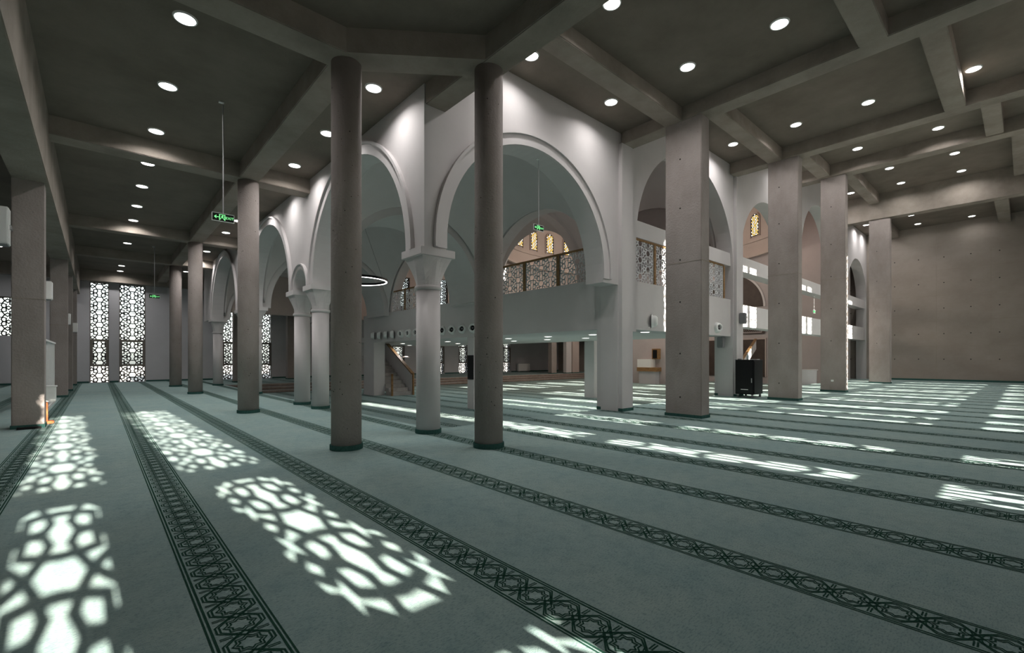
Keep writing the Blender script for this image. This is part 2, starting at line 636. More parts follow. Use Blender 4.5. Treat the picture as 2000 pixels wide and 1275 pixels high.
# ---- side walls
struct(boxo('wall_left', (-5.2, -5.0, -1.8, 31.9, -.1, 6.2), GREYW))
bm = bmesh.new()
box(bm, 34.5, 34.8, -2.3, 31.9, -.4, 13)
struct(finish('wall_right', bm, WALLC))
# base trim of the far right wall, and the far wall
bm = bmesh.new()
box(bm, 34.46, 34.5, -2, 6.3, 0, .10)
struct(finish('baseboard_right', bm, TRIMG))
bm = bmesh.new()
cur = -5.0
for a, b in far:
    box(bm, cur, a-.02, 31.41, 31.45, 0, .09)
    cur = b+.02
box(bm, cur, 34.5, 31.41, 31.45, 0, .09)
struct(finish('baseboard_far', bm, TRIMG))
# tie holes of the far right wall and thin board joints
bm = bmesh.new()
for j, zz in enumerate((1.2, 2.6, 4.0, 5.4, 6.8)):
    for i in range(9):
        y = -1.2+i*1.05
        lathe_c = [(34.5, y+.03*math.cos(t*PI/3), zz+.03*math.sin(t*PI/3)) for t in range(6)]
        v = [bm.verts.new((p[0]-.004, p[1], p[2])) for p in lathe_c]
        bm.faces.new(v)
o = finish('tie_hole', bm, DARK, bpy.data.objects['wall_right'])
o['kind'] = 'stuff'
bm = bmesh.new()
for zz in (1.9, 3.3, 4.7, 6.1, 7.5):
    box(bm, 34.494, 34.5, -2, 6.4, zz, zz+.012)
for y in (-.9, 1.2, 3.3, 5.4):
    box(bm, 34.494, 34.5, y, y+.01, 0, 8.6)
finish('board_joint', bm, CONCB, bpy.data.objects['wall_right'])

# ---- ceiling slabs, stepping up bay by bay towards the right
def slab(name, x0, x1, y0, y1, z):
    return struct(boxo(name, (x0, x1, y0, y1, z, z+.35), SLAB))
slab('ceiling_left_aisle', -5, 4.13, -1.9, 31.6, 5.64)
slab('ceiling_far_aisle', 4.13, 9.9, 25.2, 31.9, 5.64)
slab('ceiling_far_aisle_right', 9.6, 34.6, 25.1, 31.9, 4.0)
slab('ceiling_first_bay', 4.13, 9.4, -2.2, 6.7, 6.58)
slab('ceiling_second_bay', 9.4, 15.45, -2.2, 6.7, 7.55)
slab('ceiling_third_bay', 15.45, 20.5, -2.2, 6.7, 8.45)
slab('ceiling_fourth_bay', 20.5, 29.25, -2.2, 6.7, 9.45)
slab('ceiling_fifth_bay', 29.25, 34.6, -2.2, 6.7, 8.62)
struct(boxo('ceiling_hall', (4.13, 34.6, 6.7, 25.4, 12.6, 12.9), SLAB))
struct(boxo('trim_far_beam', (-5, 9, 31.0, 31.44, 5.12, 5.64), CONCB))

# ---- outside ground
struct(boxo('floor_outside', (-120, 140, 32.2, 160, -1.2, -.9), GROUND))
struct(boxo('floor_outside_rear', (-120, 140, -120, -2.6, -1.2, -.9), GROUND))

# ================================================================= BEAMS
def beam(b, label):
    o = boxo('ceiling_beam', b, CONCB, None, 0.012)
    tag(o, label, 'beam')
    return o
bt = 5.66
beam((-1.13, -.66, -1.5, 31.3, 4.42, bt), 'deep concrete beam over the row of square columns along the far left')
beam((-.76, 2.52, 6.02, 6.46, 5.303, bt), 'concrete beam from the left wall beam to the nearest round column')
for i, (y0, y1) in enumerate(((11.75, 12.2), (19.35, 19.75), (24.6, 25.0))):
    beam((-.76, 3.9, y0, y1, 5.3, bt), ['cross beam of the left aisle above the second round column', 'cross beam of the left aisle above the third round column', 'cross beam of the left aisle above the fourth round column'][i])
beam((2.36, 2.76, 6.3, 31.3, 5.306, bt), 'long concrete beam running down the left aisle over the round columns')
# chamfered beam between the two nearest round columns
bm = bmesh.new()
p, q = Vector((2.52, 6.22)), Vector((4.10, 5.02))
t = (q-p).normalized()
nn = Vector((-t.y, t.x))*.2
pts = [p-nn, q-nn, q+nn, p+nn]
lo = [bm.verts.new((v.x, v.y, 5.308)) for v in pts]
hi = [bm.verts.new((v.x, v.y, bt)) for v in pts]
bm.faces.new(lo); bm.faces.new(hi)
for i in range(4):
    bm.faces.new((lo[i], lo[(i+1) % 4], hi[(i+1) % 4], hi[i]))
tag(finish('ceiling_beam', bm, CONCB), 'short diagonal concrete beam between the two nearest round columns', 'beam')
beam((3.92, 4.32, -1.98, 5.0, 5.298, 6.62), 'concrete beam from the right-hand round column towards the top centre')
beam((3.90, 4.28, 5.02, 6.42, 5.312, 6.62), 'short beam from the right-hand round column to the white corner')
bays = [(4.32, 9.25, 6.3, 6.6, 'first'), (9.6, 15.25, 7.2, 7.57, 'second'), (15.6, 20.35, 8.05, 8.47, 'third'), (20.75, 29.1, 9.0, 9.47, 'fourth')]
for x0, x1, z0, z1, nm in bays:
    beam((x0, x1, 4.88, 5.28, z0, z1), 'lengthwise ceiling beam of the %s right-hand bay beside the arcade' % nm)
    yy = {'first': (1.44, 1.82), 'second': (.94, 1.32), 'third': (.44, .82), 'fourth': (-.06, .34)}[nm]
    beam((x0, x1, yy[0], yy[1], z0, z1), 'lengthwise ceiling beam of the %s right-hand bay out over the hall' % nm)
for x0, x1, z0, z1, nm in ((9.22, 9.62, 6.3, 7.57, 'first'), (15.22, 15.64, 7.2, 8.47, 'second'), (20.3, 20.78, 8.02, 9.47, 'third'), (29.0, 29.5, 8.2, 9.47, 'fourth')):
    beam((x0, x1, -1.98, 6.4, z0, z1), 'cross beam carried by the %s square column, counted from the left' % nm)
beam((29.5, 34.46, 4.88, 5.28, 8.2, 8.64), 'lengthwise beam of the last bay ending at the far right wall beside the arcade')
beam((29.5, 34.46, .5, .94, 8.2, 8.64), 'lengthwise beam of the last bay ending at the far right wall near the picture edge')

# ================================================================= CONCRETE COLUMNS
def round_column(x, y, top, label, r=.2):
    c = empty('round_column', (x, y, 0))
    tag(c, label, 'column', 'round concrete columns')
    bm = bmesh.new()
    lathe(bm, [(0.001, 0), (r, 0), (r, 1.55), (r+.002, 1.56), (r+.002, 3.08), (r, 3.09), (r, top), (0.001, top)], 40)
    sh = finish('shaft', bm, CONC, c, True)
    bm = bmesh.new()
    lathe(bm, [(r+.001, 0.002), (r+.018, .002), (r+.018, .07), (r+.001, .07)], 40)
    finish('carpet_trim', bm, TRIMG, c, False)
    # little air holes
    bm = bmesh.new()
    rnd = random.Random(int(x*100+y*10))
    for i in range(60):
        a = rnd.uniform(PI*.8, PI*2.1)
        z = rnd.uniform(.3, top-.3)
        s = rnd.uniform(.003, .0085)
        n = Vector((math.cos(a), math.sin(a), 0))
        u = Vector((-n.y, n.x, 0))
        v = [bm.verts.new(n*(r+.0035)+u*s*math.cos(t*PI/3)+Vector((0, 0, z+s*1.2*math.sin(t*PI/3)))) for t in range(6)]
        bm.faces.new(v)
    h = finish('air_hole', bm, DARK, sh)
    h['kind'] = 'stuff'
    return c
round_column(2.56, 6.28, 5.31, 'nearest round concrete column on the left, centre left of the picture')
round_column(4.11, 5.07, 5.31, 'round concrete column standing before the big white corner arch')
round_column(2.58, 11.95, 5.31, 'second round concrete column down the left aisle, right of the exit sign', .215)
round_column(2.56, 19.55, 5.31, 'third round concrete column down the left aisle', .215)
round_column(2.55, 25.0, 5.31, 'fourth round concrete column, deepest in the left aisle', .22)
def square_column(x0, x1, y0, y1, top, label, holes=(), cat='square concrete columns'):
    cx, cy = (x0+x1)/2, (y0+y1)/2
    c = empty('square_column', (cx, cy, 0))
    tag(c, label, 'column', cat)
    hx, hy = (x1-x0)/2, (y1-y0)/2
    boxo('shaft', (-hx, hx, -hy, hy, 0, top), CONC, c, .012)
    bm = bmesh.new()
    e = .012
    for b in ((-hx-e, hx+e, -hy-e, -hy+.001), (-hx-e, hx+e, hy-.001, hy+e), (-hx-e, -hx+.001, -hy, hy), (hx-.001, hx+e, -hy, hy)):
        box(bm, *b, 0.002, .065)
    finish('carpet_trim', bm, TRIMG, c)
    bm = bmesh.new()
    box(bm, -hx-.004, hx+.004, -hy-.004, hy+.004, top*.52, top*.52+.012)
    finish('pour_joint', bm, CONCB, c)
    for z, off in holes:
        bm = bmesh.new()
        v = [bm.verts.new((-hx-.002, off+.018*math.cos(t*PI/4), z+.018*math.sin(t*PI/4))) for t in range(8)]
        bm.faces.new(v)
        v2 = [bm.verts.new((-hx+.03, p.co.y, p.co.z)) for p in v]
        finish('tie_hole', bm, DARK, c)
    return c
H1 = [(z, .06) for z in (.42, 1.35, 2.45, 3.35, 4.45, 5.5)]
square_column(9.26, 9.62, 4.47, 5.28, 6.31, 'nearest big square concrete column on the right', H1)
square_column(15.28, 15.64, 4.46, 5.28, 7.21, 'second square concrete column on the right, beside the black cabinet', [(z, .1) for z in (.5, 1.7, 2.9, 4.1, 5.3, 6.4)])
square_column(20.38, 20.74, 4.42, 5.2, 8.03, 'third square concrete column on the right, with a wall socket', [(z, .05) for z in (1.9, 3.1, 4.3, 5.5, 6.9)])
square_column(29.05, 29.42, 4.47, 5.31, 8.21, 'fourth square concrete column on the right, before the far concrete wall', [(z, .1) for z in (2.0, 3.6, 5.1, 6.6)])
square_column(-1.13, -.72, 11.86, 12.26, 4.43, 'nearest square concrete column at the left edge, patch of sun at its foot', [], 'square columns on the left')
square_column(-1.13, -.72, 20.6, 21.0, 4.43, 'second square column along the left edge, behind the white slats', [], 'square columns on the left')
square_column(-1.13, -.72, 24.4, 24.8, 4.43, 'third square column along the left edge', [], 'square columns on the left')
square_column(-1.13, -.72, 29.3, 29.7, 4.43, 'fourth square column along the left edge, nearest the far windows', [], 'square columns on the left')
square_column(5.2, 5.55, 27.2, 27.55, 5.1, 'dark square column behind the deepest white arch', [], 'square columns at the back')
square_column(8.4, 8.85, 29.3, 29.7, 5.1, 'square column seen beyond the second white arch', [], 'square columns at the back')
o = boxo('wall_socket', (20.366, 20.38, 4.78, 4.86, .38, .45), WHITE)
tag(o, 'small white socket low on the third square column', 'socket')

# ================================================================= WHITE ARCADES
# left arcade, face X = 3.88, along Y
xa, xb = 3.88, 4.30
SP = 3.04
poly = [(6.42, SP), (6.96, SP)]
poly += arc(9.22, SP, 2.26)[0:] + [(11.50, SP), (11.95, SP)]
poly += arc(12.43, SP, .48, n=20) + [(12.92, SP), (13.33, SP)]
poly += arc(15.6, SP, 2.26) + [(17.88, SP), (18.32, SP)]
poly += arc(18.8, SP, .46, n=20) + [(19.28, SP), (19.7, SP)]
poly += arc(22.2, SP, 2.40) + [(24.66, SP), (25.1, SP), (26.9, SP)]
# clean consecutive duplicates
cl = []
for p_ in poly:
    if not cl or math.hypot(p_[0]-cl[-1][0], p_[1]-cl[-1][1]) > 1e-3:
        cl.append(p_)
bm = bmesh.new()
arcade(bm, cl, [(6.0, 30.0, 5.66)], xa, xb, MY)
arc_l = struct(finish('wall_arcade_left', bm, PLAST))
def moulding(uc, zc, r0, r1, d0, d1, mp, parent, foot):
    o_, i_ = arc(uc, zc, r1, n=44), arc(uc, zc, r0, 0, 180, n=44)
    pl = [(uc-r1, foot)]+o_+[(uc+r1, foot), (uc+r0, foot)]+i_+[(uc-r0, foot)]
    bm = bmesh.new()
    prism(bm, pl, d0, d1, mp)
    return finish('arch_moulding', bm, PLAST, parent)
for uc, r in ((9.22, 2.26), (12.43, .48), (15.6, 2.26), (18.8, .46), (22.2, 2.40)):
    w1 = .24 if r > 1 else .15
    moulding(uc, SP, r+.004, r+w1*.78, xa-.035, xa+.002, MY, arc_l, SP+.001)
    moulding(uc, SP, r+w1*.78, r+w1, xa-.075, xa+.002, MY, arc_l, SP+.001)
# beam-like band where the wall meets the slab above the double columns

# right arcade, face Y = 6.42, along X; every bay climbs with the ceiling
ya, yb = 6.42, 6.92
poly = [(4.362, 6.6), (4.362, 3.04), (4.364, 3.3)]
poly = []
poly += arc(6.42, 3.22, 2.12)+[(8.54, 2.98), (9.12, 2.98), (9.12, .0), (9.60, .0)]
poly += [(9.60, 1.9), (9.88, 1.9)] + arc(12.70, 4.15, 2.82)+[(15.52, 0), (16.10, 0)]
poly += arc(18.6, 4.5, 2.5)+[(21.1, 0), (22.4, 0)]
poly += arc(24.95, 5.75, 2.55)+[(27.5, 0), (30.0, 0)]
poly += arc(32.2, 4.7, 2.2)+[(34.4, 0), (34.55, 0)]
cl = []
for p_ in poly:
    if not cl or math.hypot(p_[0]-cl[-1][0], p_[1]-cl[-1][1]) > 1e-3:
        cl.append(p_)
bm = bmesh.new()
arcade(bm, cl, [(3.0, 4.1, 5.66), (4.1, 9.5, 6.6), (9.5, 15.535, 7.57), (15.535, 20.6, 8.47), (20.6, 29.3, 9.47), (29.3, 40, 8.64)], ya, yb, MX)
arc_r = struct(finish('wall_arcade_right', bm, PLAST))
def moulding2(uc, zc, r, w1, foot, lo=.0):
    moulding(uc, zc, r+.004, r+w1*.8, ya-.035, ya+.002, MX, arc_r, foot)
    moulding(uc, zc, r+w1*.8, r+w1, ya-.075, ya+.002, MX, arc_r, foot)
moulding2(6.42, 3.22, 2.12, .25, 3.06)
# white pilasters standing proud of the wall
for x0, x1, zt in ((9.14, 9.58, 6.3), (15.56, 16.06, 7.2), (21.5, 22.0, 8.0), (28.4, 29.0, 8.2)):
    bm = bmesh.new()
    box(bm, x0, x1, 6.32, 7.05, -.43, zt)
    finish('pilaster', bm, PLAST, arc_r)
    bm = bmesh.new()
    box(bm, x0-.014, x1+.014, 6.306, 6.32, .002, .07)
    box(bm, x0-.014, x0, 6.32, 7.05, .002, .07)
    box(bm, x1, x1+.014, 6.32, 7.05, .002, .07)
    finish('carpet_trim', bm, TRIMG, arc_r)

# white columns with faceted capitals
def white_column(x, y, label, group):
    c = empty('arcade_column', (x, y, 0))
    tag(c, label, 'column', group)
    r = .2
    bm = bmesh.new()
    lathe(bm, [(.001, 0), (r, 0), (r, 2.40), (.001, 2.40)], 36)
    finish('shaft', bm, PLAST, c, True)
    bm = bmesh.new()
    lathe(bm, [(r-.01, 2.38), (r+.015, 2.385), (r+.03, 2.41), (r+.03, 2.43), (r+.015, 2.455), (r-.01, 2.46)], 36)
    finish('neck_ring', bm, PLAST, c, True)
    bm = bmesh.new()
    n = 24
    rings = []
    for k in range(7):
        t = k/6
        z = 2.455+t*.46
        ring = []
        for i in range(n):
            a = 2*PI*i/n+PI/4
            rr = r*1.0
            sq = .285/max(abs(math.cos(a)), abs(math.sin(a)))
            wv = (.5-.5*math.cos(4*2*PI*i/n*2))
            rad = rr*(1-t**1.4)+sq*(t**1.4)*(1-.10*wv*(1-t)*1.6)
            rad -= .012*wv*math.sin(PI*t)
            ring.append(bm.verts.new((rad*math.cos(a), rad*math.sin(a), z)))
        rings.append(ring)
    for a_, b_ in zip(rings, rings[1:]):
        for i in range(n):
            bm.faces.new((a_[i], a_[(i+1) % n], b_[(i+1) % n], b_[i]))
    bm.faces.new(rings[-1])
    finish('capital', bm, PLAST, c)
    boxo('abacus', (-.325, .325, -.325, .325, 2.912, 3.04), PLAST, c, .006)
    bm = bmesh.new()
    lathe(bm, [(r+.001, .002), (r+.018, .002), (r+.018, .07), (r+.001, .07)], 36)
    finish('carpet_trim', bm, TRIMG, c)
    return c
white_column(4.14, 6.72, 'white column with faceted capital at the corner of the two arcades', 'white arcade columns')
white_column(4.13, 11.74, 'right one of the pair of white columns under the small arch', 'white arcade columns')
white_column(4.13, 13.12, 'left one of the pair of white columns under the small arch', 'white arcade columns')
white_column(4.13, 18.1, 'white column mostly hidden behind the second round concrete column', 'white arcade columns')
white_column(4.13, 19.5, 'white column of the far hidden pair in the left arcade', 'white arcade columns')
white_column(4.13, 24.9, 'deepest white column at the far end of the left arcade', 'white arcade columns')

# ================================================================= INSIDE THE WHITE HALL
def sail(name, x0, x1, y0, y1, zc, m=PLAST, top=None, n=26):
    """pendentive (sail) vault over a rectangular bay, with its real arched edges"""
    cx, cy = (x0+x1)/2, (y0+y1)/2
    R = math.hypot((x1-x0)/2, (y1-y0)/2)+.001
    bm = bmesh.new()
    g = [[None]*(n+1) for _ in range(n+1)]
    for i in range(n+1):
        for j in range(n+1):
            # cosine spacing keeps the corners smooth
            x = cx-(x1-x0)/2*math.cos(PI*i/n)
            y = cy-(y1-y0)/2*math.cos(PI*j/n)
            h = max(R*R-(x-cx)**2-(y-cy)**2, 0)
            g[i][j] = bm.verts.new((x, y, zc+math.sqrt(h)))
    for i in range(n):
        for j in range(n):
            bm.faces.new((g[i][j], g[i][j+1], g[i+1][j+1], g[i+1][j]))
    o = finish(name, bm, m, None, True)
    s = o.modifiers.new('thick', 'SOLIDIFY')
    s.thickness = -.12
    s.offset = 1
    return struct(o)
sail('ceiling_corner_vault', 4.30, 9.2, 6.92, 11.6, 3.12)
sail('ceiling_second_vault', 4.30, 9.2, 13.2, 18.0, 3.12)
sail('ceiling_third_vault', 4.30, 9.2, 19.7, 24.7, 3.12)
sail('ceiling_gallery_vault', 9.6, 15.6, 6.92, 12.6, 4.15)
sail('ceiling_inner_vault', 9.6, 15.6, 12.8, 18.3, 4.6)
# cross walls with arches between the bays
def cross_wall(name, mp, u0, u1, d0, d1, arches, zb, zt, m=PLAST, rib=True):
    pl = [(u0, zb)]
    for uc, zc, r in arches:
        pl += [(uc-r, zb)] + arc(uc, zc, r) + [(uc+r, zb)]
    pl += [(u1, zb)]
    cl = []
    for p_ in pl:
        if not cl or math.hypot(p_[0]-cl[-1][0], p_[1]-cl[-1][1]) > 1e-3:
            cl.append(p_)
    bm = bmesh.new()
    arcade(bm, cl, [(u0-1, u1+1, zt)], d0, d1, mp)
    return struct(finish(name, bm, m))
cross_wall('wall_cross_first', MX, 4.30, 9.2, 11.6, 13.2, [(6.78, 3.12, 2.18)], 3.04, 6.4)
cross_wall('wall_cross_second', MX, 4.30, 9.2, 18.0, 19.7, [(6.78, 3.12, 2.18)], 3.04, 6.4)
cross_wall('wall_cross_third', MX, 4.30, 9.2, 24.7, 25.3, [(6.78, 3.12, 2.2)], 3.04, 6.4)
cross_wall('wall_gallery_edge', MY, 6.92, 26.0, 9.2, 9.6, [(9.26, 3.20, 2.2), (15.6, 3.20, 2.26), (22.2, 3.2, 2.3)], 3.19, 7.4)
cross_wall('wall_gallery_cross', MX, 9.6, 15.6, 12.5, 12.9, [(12.6, 4.15, 2.78)], 4.1, 8.2)
cross_wall('wall_dome_west', MY, 6.92, 20.0, 15.6, 15.95, [(15.5, 5.55, 2.75)], 4.6, 11, MAUVE)
boxo('pier', (15.62, 15.93, 12.2, 12.72, -.43, 4.62), PLAST, bpy.data.objects['wall_dome_west'])
boxo('pier', (9.22, 9.58, 12.15, 12.5, -.43, 3.2), PLAST, bpy.data.objects['wall_gallery_edge'])
boxo('pier', (9.22, 9.75, 19.55, 20.6, -.43, 3.2), PLAST, bpy.data.objects['wall_gallery_edge'])
wall_x('wall_hall_far', 4.2, 34.5, 24.8, 25.1, 3.4, 12.6, [(13.2, 14.0, 3.6, 6.1), (15.95, 16.75, 3.6, 6.3)], BROWN)
window(13.2, 14.0, 24.95, 6.1, [(3.6, 6.06)], bars=.05, star=.45)
window(15.95, 16.75, 24.95, 6.3, [(3.6, 6.26)], bars=.05, star=.45)
struct(boxo('wall_hall_left', (4.30, 4.5, 6.95, 24.8, 5.66, 12.6), PLAST))
struct(boxo('wall_hall_front', (4.4, 34.5, 6.6, 6.90, 9.5, 12.6), PLAST))
wall_e = struct(boxo('wall_hall_right', (33.1, 33.4, 7.0, 24.8, -.43, 12.6), MAUVE))
bm = bmesh.new()
prism(bm, [(11.7, 4.72)]+[(u, z) for u, z in arc(14.0, 4.75, 2.3, 180, 0)]+[(16.3, 4.72)], 33.08, 33.11, MY)
finish('dark_recess_panel', bm, DOORM, wall_e)  # flat dark panel; the shade of a recess is put into its colour
moulding(14.0, 4.75, 2.3, 2.42, 33.03, 33.1, MY, wall_e, 4.72)
# drum of the dome with stepped cornices
DX, DY, DR, DZ = 24.5, 15.85, 8.6, 9.0
bm = bmesh.new()
lathe(bm, [(DR, DZ-1.1), (DR, 11.4)], 96, (DX, DY))
lathe(bm, [(DR*math.cos(t*PI/2/10), 11.4+1.19*math.sin(t*PI/2/10)) for t in range(10)]+[(.02, 12.59)], 96, (DX, DY))
drum = struct(finish('wall_drum', bm, BROWN, None, True))
for z0, z1, e in ((DZ-.12, DZ+.05, .16), (DZ-.95, DZ-.85, .10), (DZ-1.1, DZ-.95, .2)):
    bm = bmesh.new()
    r = DR-e
    rr = lathe(bm, [(DR, z0), (r, z0), (r, z1), (DR, z1)], 96, (DX, DY))
    finish('cornice', bm, BROWN, drum)
# stained windows in the drum
def stained(angle):
    wn[0] += 1
    n_ = Vector((math.cos(angle), math.sin(angle), 0))
    w = struct(empty('window_%d' % wn[0], (DX+n_.x*(DR-.06), DY+n_.y*(DR-.06), DZ+.25), angle-PI/2))
    # local: x along the wall, y outwards (into the wall) -> lattice at y = -.05
    hw, hh = .36, 1.45
    top = lambda u: hh-.36+math.sqrt(max(.36**2-u*u, 0))
    # reveal frame
    op = [(-hw, 0)]+[(u, z) for u, z in arc(0, hh-.36, hw)]+[(hw, 0)]
    out = [(-hw-.05, -.05)]+[(u, z) for u, z in arc(0, hh-.36, hw+.05)]+[(hw+.05, -.05)]
    bm = bmesh.new()
    pl = out+list(reversed(op))
    prism(bm, pl, -.06, .05, MX)
    finish('frame', bm, BROWN, w)
    back = bmesh.new()
    prism(back, op, -.035, -.03, MX)
    finish('lattice', back, LATW, w)
    ba, bw = bmesh.new(), bmesh.new()
    r = .045
    for j in range(13):
        for i in range(-3, 4):
            u = i*.125+(.0625 if j % 2 else 0)
            z = .09+j*.108
            if abs(u) > hw-.05 or z > top(u)-.05:
                continue
            tgt = ba if (i*3+j*2) % 5 < 3 else bw
            v = [tgt.verts.new((u+r*math.cos(t*PI/3), -.04, z+r*math.sin(t*PI/3))) for t in range(6)]
            tgt.faces.new(v)
    finish('amber_pane', ba, AMBER, w)
    finish('milky_pane', bw, MILK, w)
for k in range(20):
    a = math.radians(-28+k*11)
    stained(a)

# ---- balcony of the hall: parapets, soffit, screens
bal = struct(boxo('wall_balcony_floor', (9.25, 15.6, 7.0, 24.0, 1.98, 2.2), PLAST))
struct(boxo('wall_parapet_long', (9.18, 9.32, 7.06, 19.6, 1.96, 3.19), PLAST))
struct(boxo('wall_parapet_second_bay', (9.59, 15.57, 6.50, 6.64, 1.97, 3.18), PLAST))
struct(boxo('wall_parapet_second_bay_top', (9.59, 15.57, 6.50, 6.64, 4.28, 4.70), PLAST))
for i, (x0, x1) in enumerate(((16.07, 21.45), (22.05, 28.35), (29.05, 34.4))):
    nm = ['third', 'fourth', 'fifth'][i]
    struct(boxo('wall_parapet_%s_bay' % nm, (x0, x1, 6.48, 6.62, 2.33, 3.08), PLAST))
    struct(boxo('wall_parapet_%s_bay_top' % nm, (x0, x1, 6.48, 6.62, 4.22, 4.72), PLAST))
    struct(boxo('wall_gallery_floor_%s' % nm, (x0, x1, 6.62, 6.95, 2.33, 2.5), PLAST))
    struct(boxo('wall_gallery_floor_%s_top' % nm, (x0, x1, 6.62, 6.95, 4.22, 4.4), PLAST))
struct(boxo('wall_gallery_floor_second_bay', (9.6, 15.57, 6.64, 7.1, 1.98, 2.2), PLAST))

def screen(name, label, mp, posts, d, z0, z1, star, group, raildir):
    """balustrade of white pierced panels between oak posts under an oak rail"""
    c = empty(name, mp(posts[0], z0, d))
    tag(c, label, 'screen', group)
    ox, oz = posts[0], z0
    def mpl(u, z, dd):
        return mp(u, z, dd)
    bm = bmesh.new()
    pl = [(posts[0]-ox, z1-z0-.05), (posts[-1]-ox, z1-z0-.05), (posts[-1]-ox, z1-z0), (posts[0]-ox, z1-z0)]
    prism(bm, pl, -.03, .03, mp)
    finish('rail', bm, WOOD, c)
    for p_ in posts:
        bm = bmesh.new()
        prism(bm, [(p_-ox-.045, 0), (p_-ox+.045, 0), (p_-ox+.045, z1-z0-.05), (p_-ox-.045, z1-z0-.05)], -.035, .035, mp)
        finish('post', bm, WOOD, c)
    for a, b in zip(posts, posts[1:]):
        bm = bmesh.new()
        r = (a-ox+.05, b-ox-.05, .02, z1-z0-.06)
        lattice_bm(bm, r, star, (r[0]+r[1])/2, r[2]+star*.3, .022, -.012, .012, mp)
        for q in ((r[0], r[0]+.03), (r[1]-.03, r[1])):
            prism(bm, [(q[0], r[2]), (q[1], r[2]), (q[1], r[3]), (q[0], r[3])], -.012, .012, mp)
        finish('pierced_panel', bm, LATS, c)
    return c
screen('balustrade', 'white pierced balustrade with oak posts seen through the big right-hand arch', MY, [7.12, 8.42, 9.74, 11.05], 9.25, 3.20, 4.06, .42, 'pierced balustrades', 0)
screen('balustrade', 'white pierced balustrade seen between the two nearest round columns, in the left arch', MY, [15.4, 16.75, 18.15], 9.25, 3.20, 4.06, .42, 'pierced balustrades', 0)
screen('balustrade', 'pierced balustrade panel glimpsed left of the nearest round column', MY, [21.2, 22.6, 23.9], 9.25, 3.20, 4.06, .42, 'pierced balustrades', 0)
screen('balustrade', 'white pierced screen framed in oak behind the nearest square column', MX, [9.62, 10.95, 12.3, 13.75, 15.13], 6.57, 3.19, 4.28, .42, 'pierced balustrades', 0)

# ---- round air nozzles
def nozzle(loc, axis, r, label, group, tilt=0.0, turn=0.0):
    c = empty('air_nozzle', loc)
    tag(c, label, 'vent', group)
    M = Matrix.Rotation(turn, 4, 'Z') @ Matrix.Rotation(PI/2, 4, axis)
    def mk(prof, nm, m):
        bm = bmesh.new()
        lathe(bm, prof, 24)
        bmesh.ops.transform(bm, matrix=M, verts=bm.verts[:])
        return finish(nm, bm, m, c, True)
    mk([(r*1.15, 0), (r*1.15, .02), (r, .03), (r*.98, .09), (r*.85, .13), (r*.62, .15), (r*.58, .13), (r*.58, .05)], 'collar', WHITE)
    mk([(.001, .06), (r*.6, .06)], 'opening', BLACK)
    mk([(.001, .075), (r*.22, .075), (r*.22, .10), (.001, .105)], 'core', GREYM)
    return c
ny = [19.3-.6*i for i in range(14)]
ords = ['first', 'second', 'third', 'fourth', 'fifth', 'sixth', 'seventh', 'eighth', 'ninth', 'tenth', 'eleventh', 'twelfth', 'thirteenth', 'fourteenth']
for i, y in enumerate(ny):
    if 10 < i:
        y = ny[i]
    turn = -0.55 if i < 4 else (.25 if i < 7 else .5)
    nozzle((9.13 if i < 4 else 9.18, y, 2.24), 'Y', .15, '%s round white air nozzle from the left on the balcony front' % ords[i], 'air nozzles on the balcony front', turn=-0 + (PI if True else 0) + turn)
nozzle((10.71, 6.498, 2.21), 'X', .15, 'single white air nozzle left of the nearest square column', 'large air nozzles', turn=.5)
nozzle((14.46, 6.50, 2.21), 'X', .15, 'single white air nozzle right of the nearest square column', 'large air nozzles', turn=-.3)

# ---- stairs up to the balcony
st = empty('staircase', (9.75, 18.9, -.43))
tag(st, 'stone staircase with a solid white balustrade climbing under the balcony', 'stairs')
for i in range(11):
    z0 = i*.165
    boxo('step', (.0, .98, .27*i, .27*(i+1)+.28, z0, z0+.165), STONE, st, .006)
bm = bmesh.new()
prism(bm, [(-.02, 0), (-.02, .95), (3.05, 2.72), (3.05, 1.75), (.02, 0)], 1.0, 1.1, MY)
finish('balustrade_wall', bm, PLAST, st)
bm = bmesh.new()
prism(bm, [(-.04, .93), (-.04, .99), (3.05, 2.77), (3.05, 2.71)], .98, 1.13, MY)
finish('handrail', bm, WOOD, st)
for x in (-.04, 1.02):
    boxo('newel_post', (x, x+.07, -.10, -.02, 0, .98), WOOD, st)

# second stair by the black cabinet
st2 = empty('staircase', (18.6, 8.0, 0))
tag(st2, 'small wooden stair with sunlit sloping rail behind the black cabinet', 'stairs')
for i in range(6):
    boxo('step', (1.2+.28*i, 1.2+.28*(i+1), 0, .9, 0, .17*(i+1)), WOOD, st2)
bm = bmesh.new()
prism(bm, [(.9, .35), (.9, .75), (3.0, 2.05), (3.0, 1.65)], -.06, 0, MX)
finish('balustrade_wall', bm, PLAST, st2)
bm = bmesh.new()
prism(bm, [(.9, .75), (.9, .81), (3.0, 2.11), (3.0, 2.05)], -.08, .02, MX)
finish('handrail', bm, WOOD, st2)
bm = bmesh.new()
lattice_bm(bm, (0.0, 1.0, 0, .5), .38, .5, .1, .03, -.012, .012, MX)
finish('pierced_panel', bm, LATS, st2)
boxo('panel_cap', (0, 1.0, -.03, .03, .5, .54), WOOD, st2)

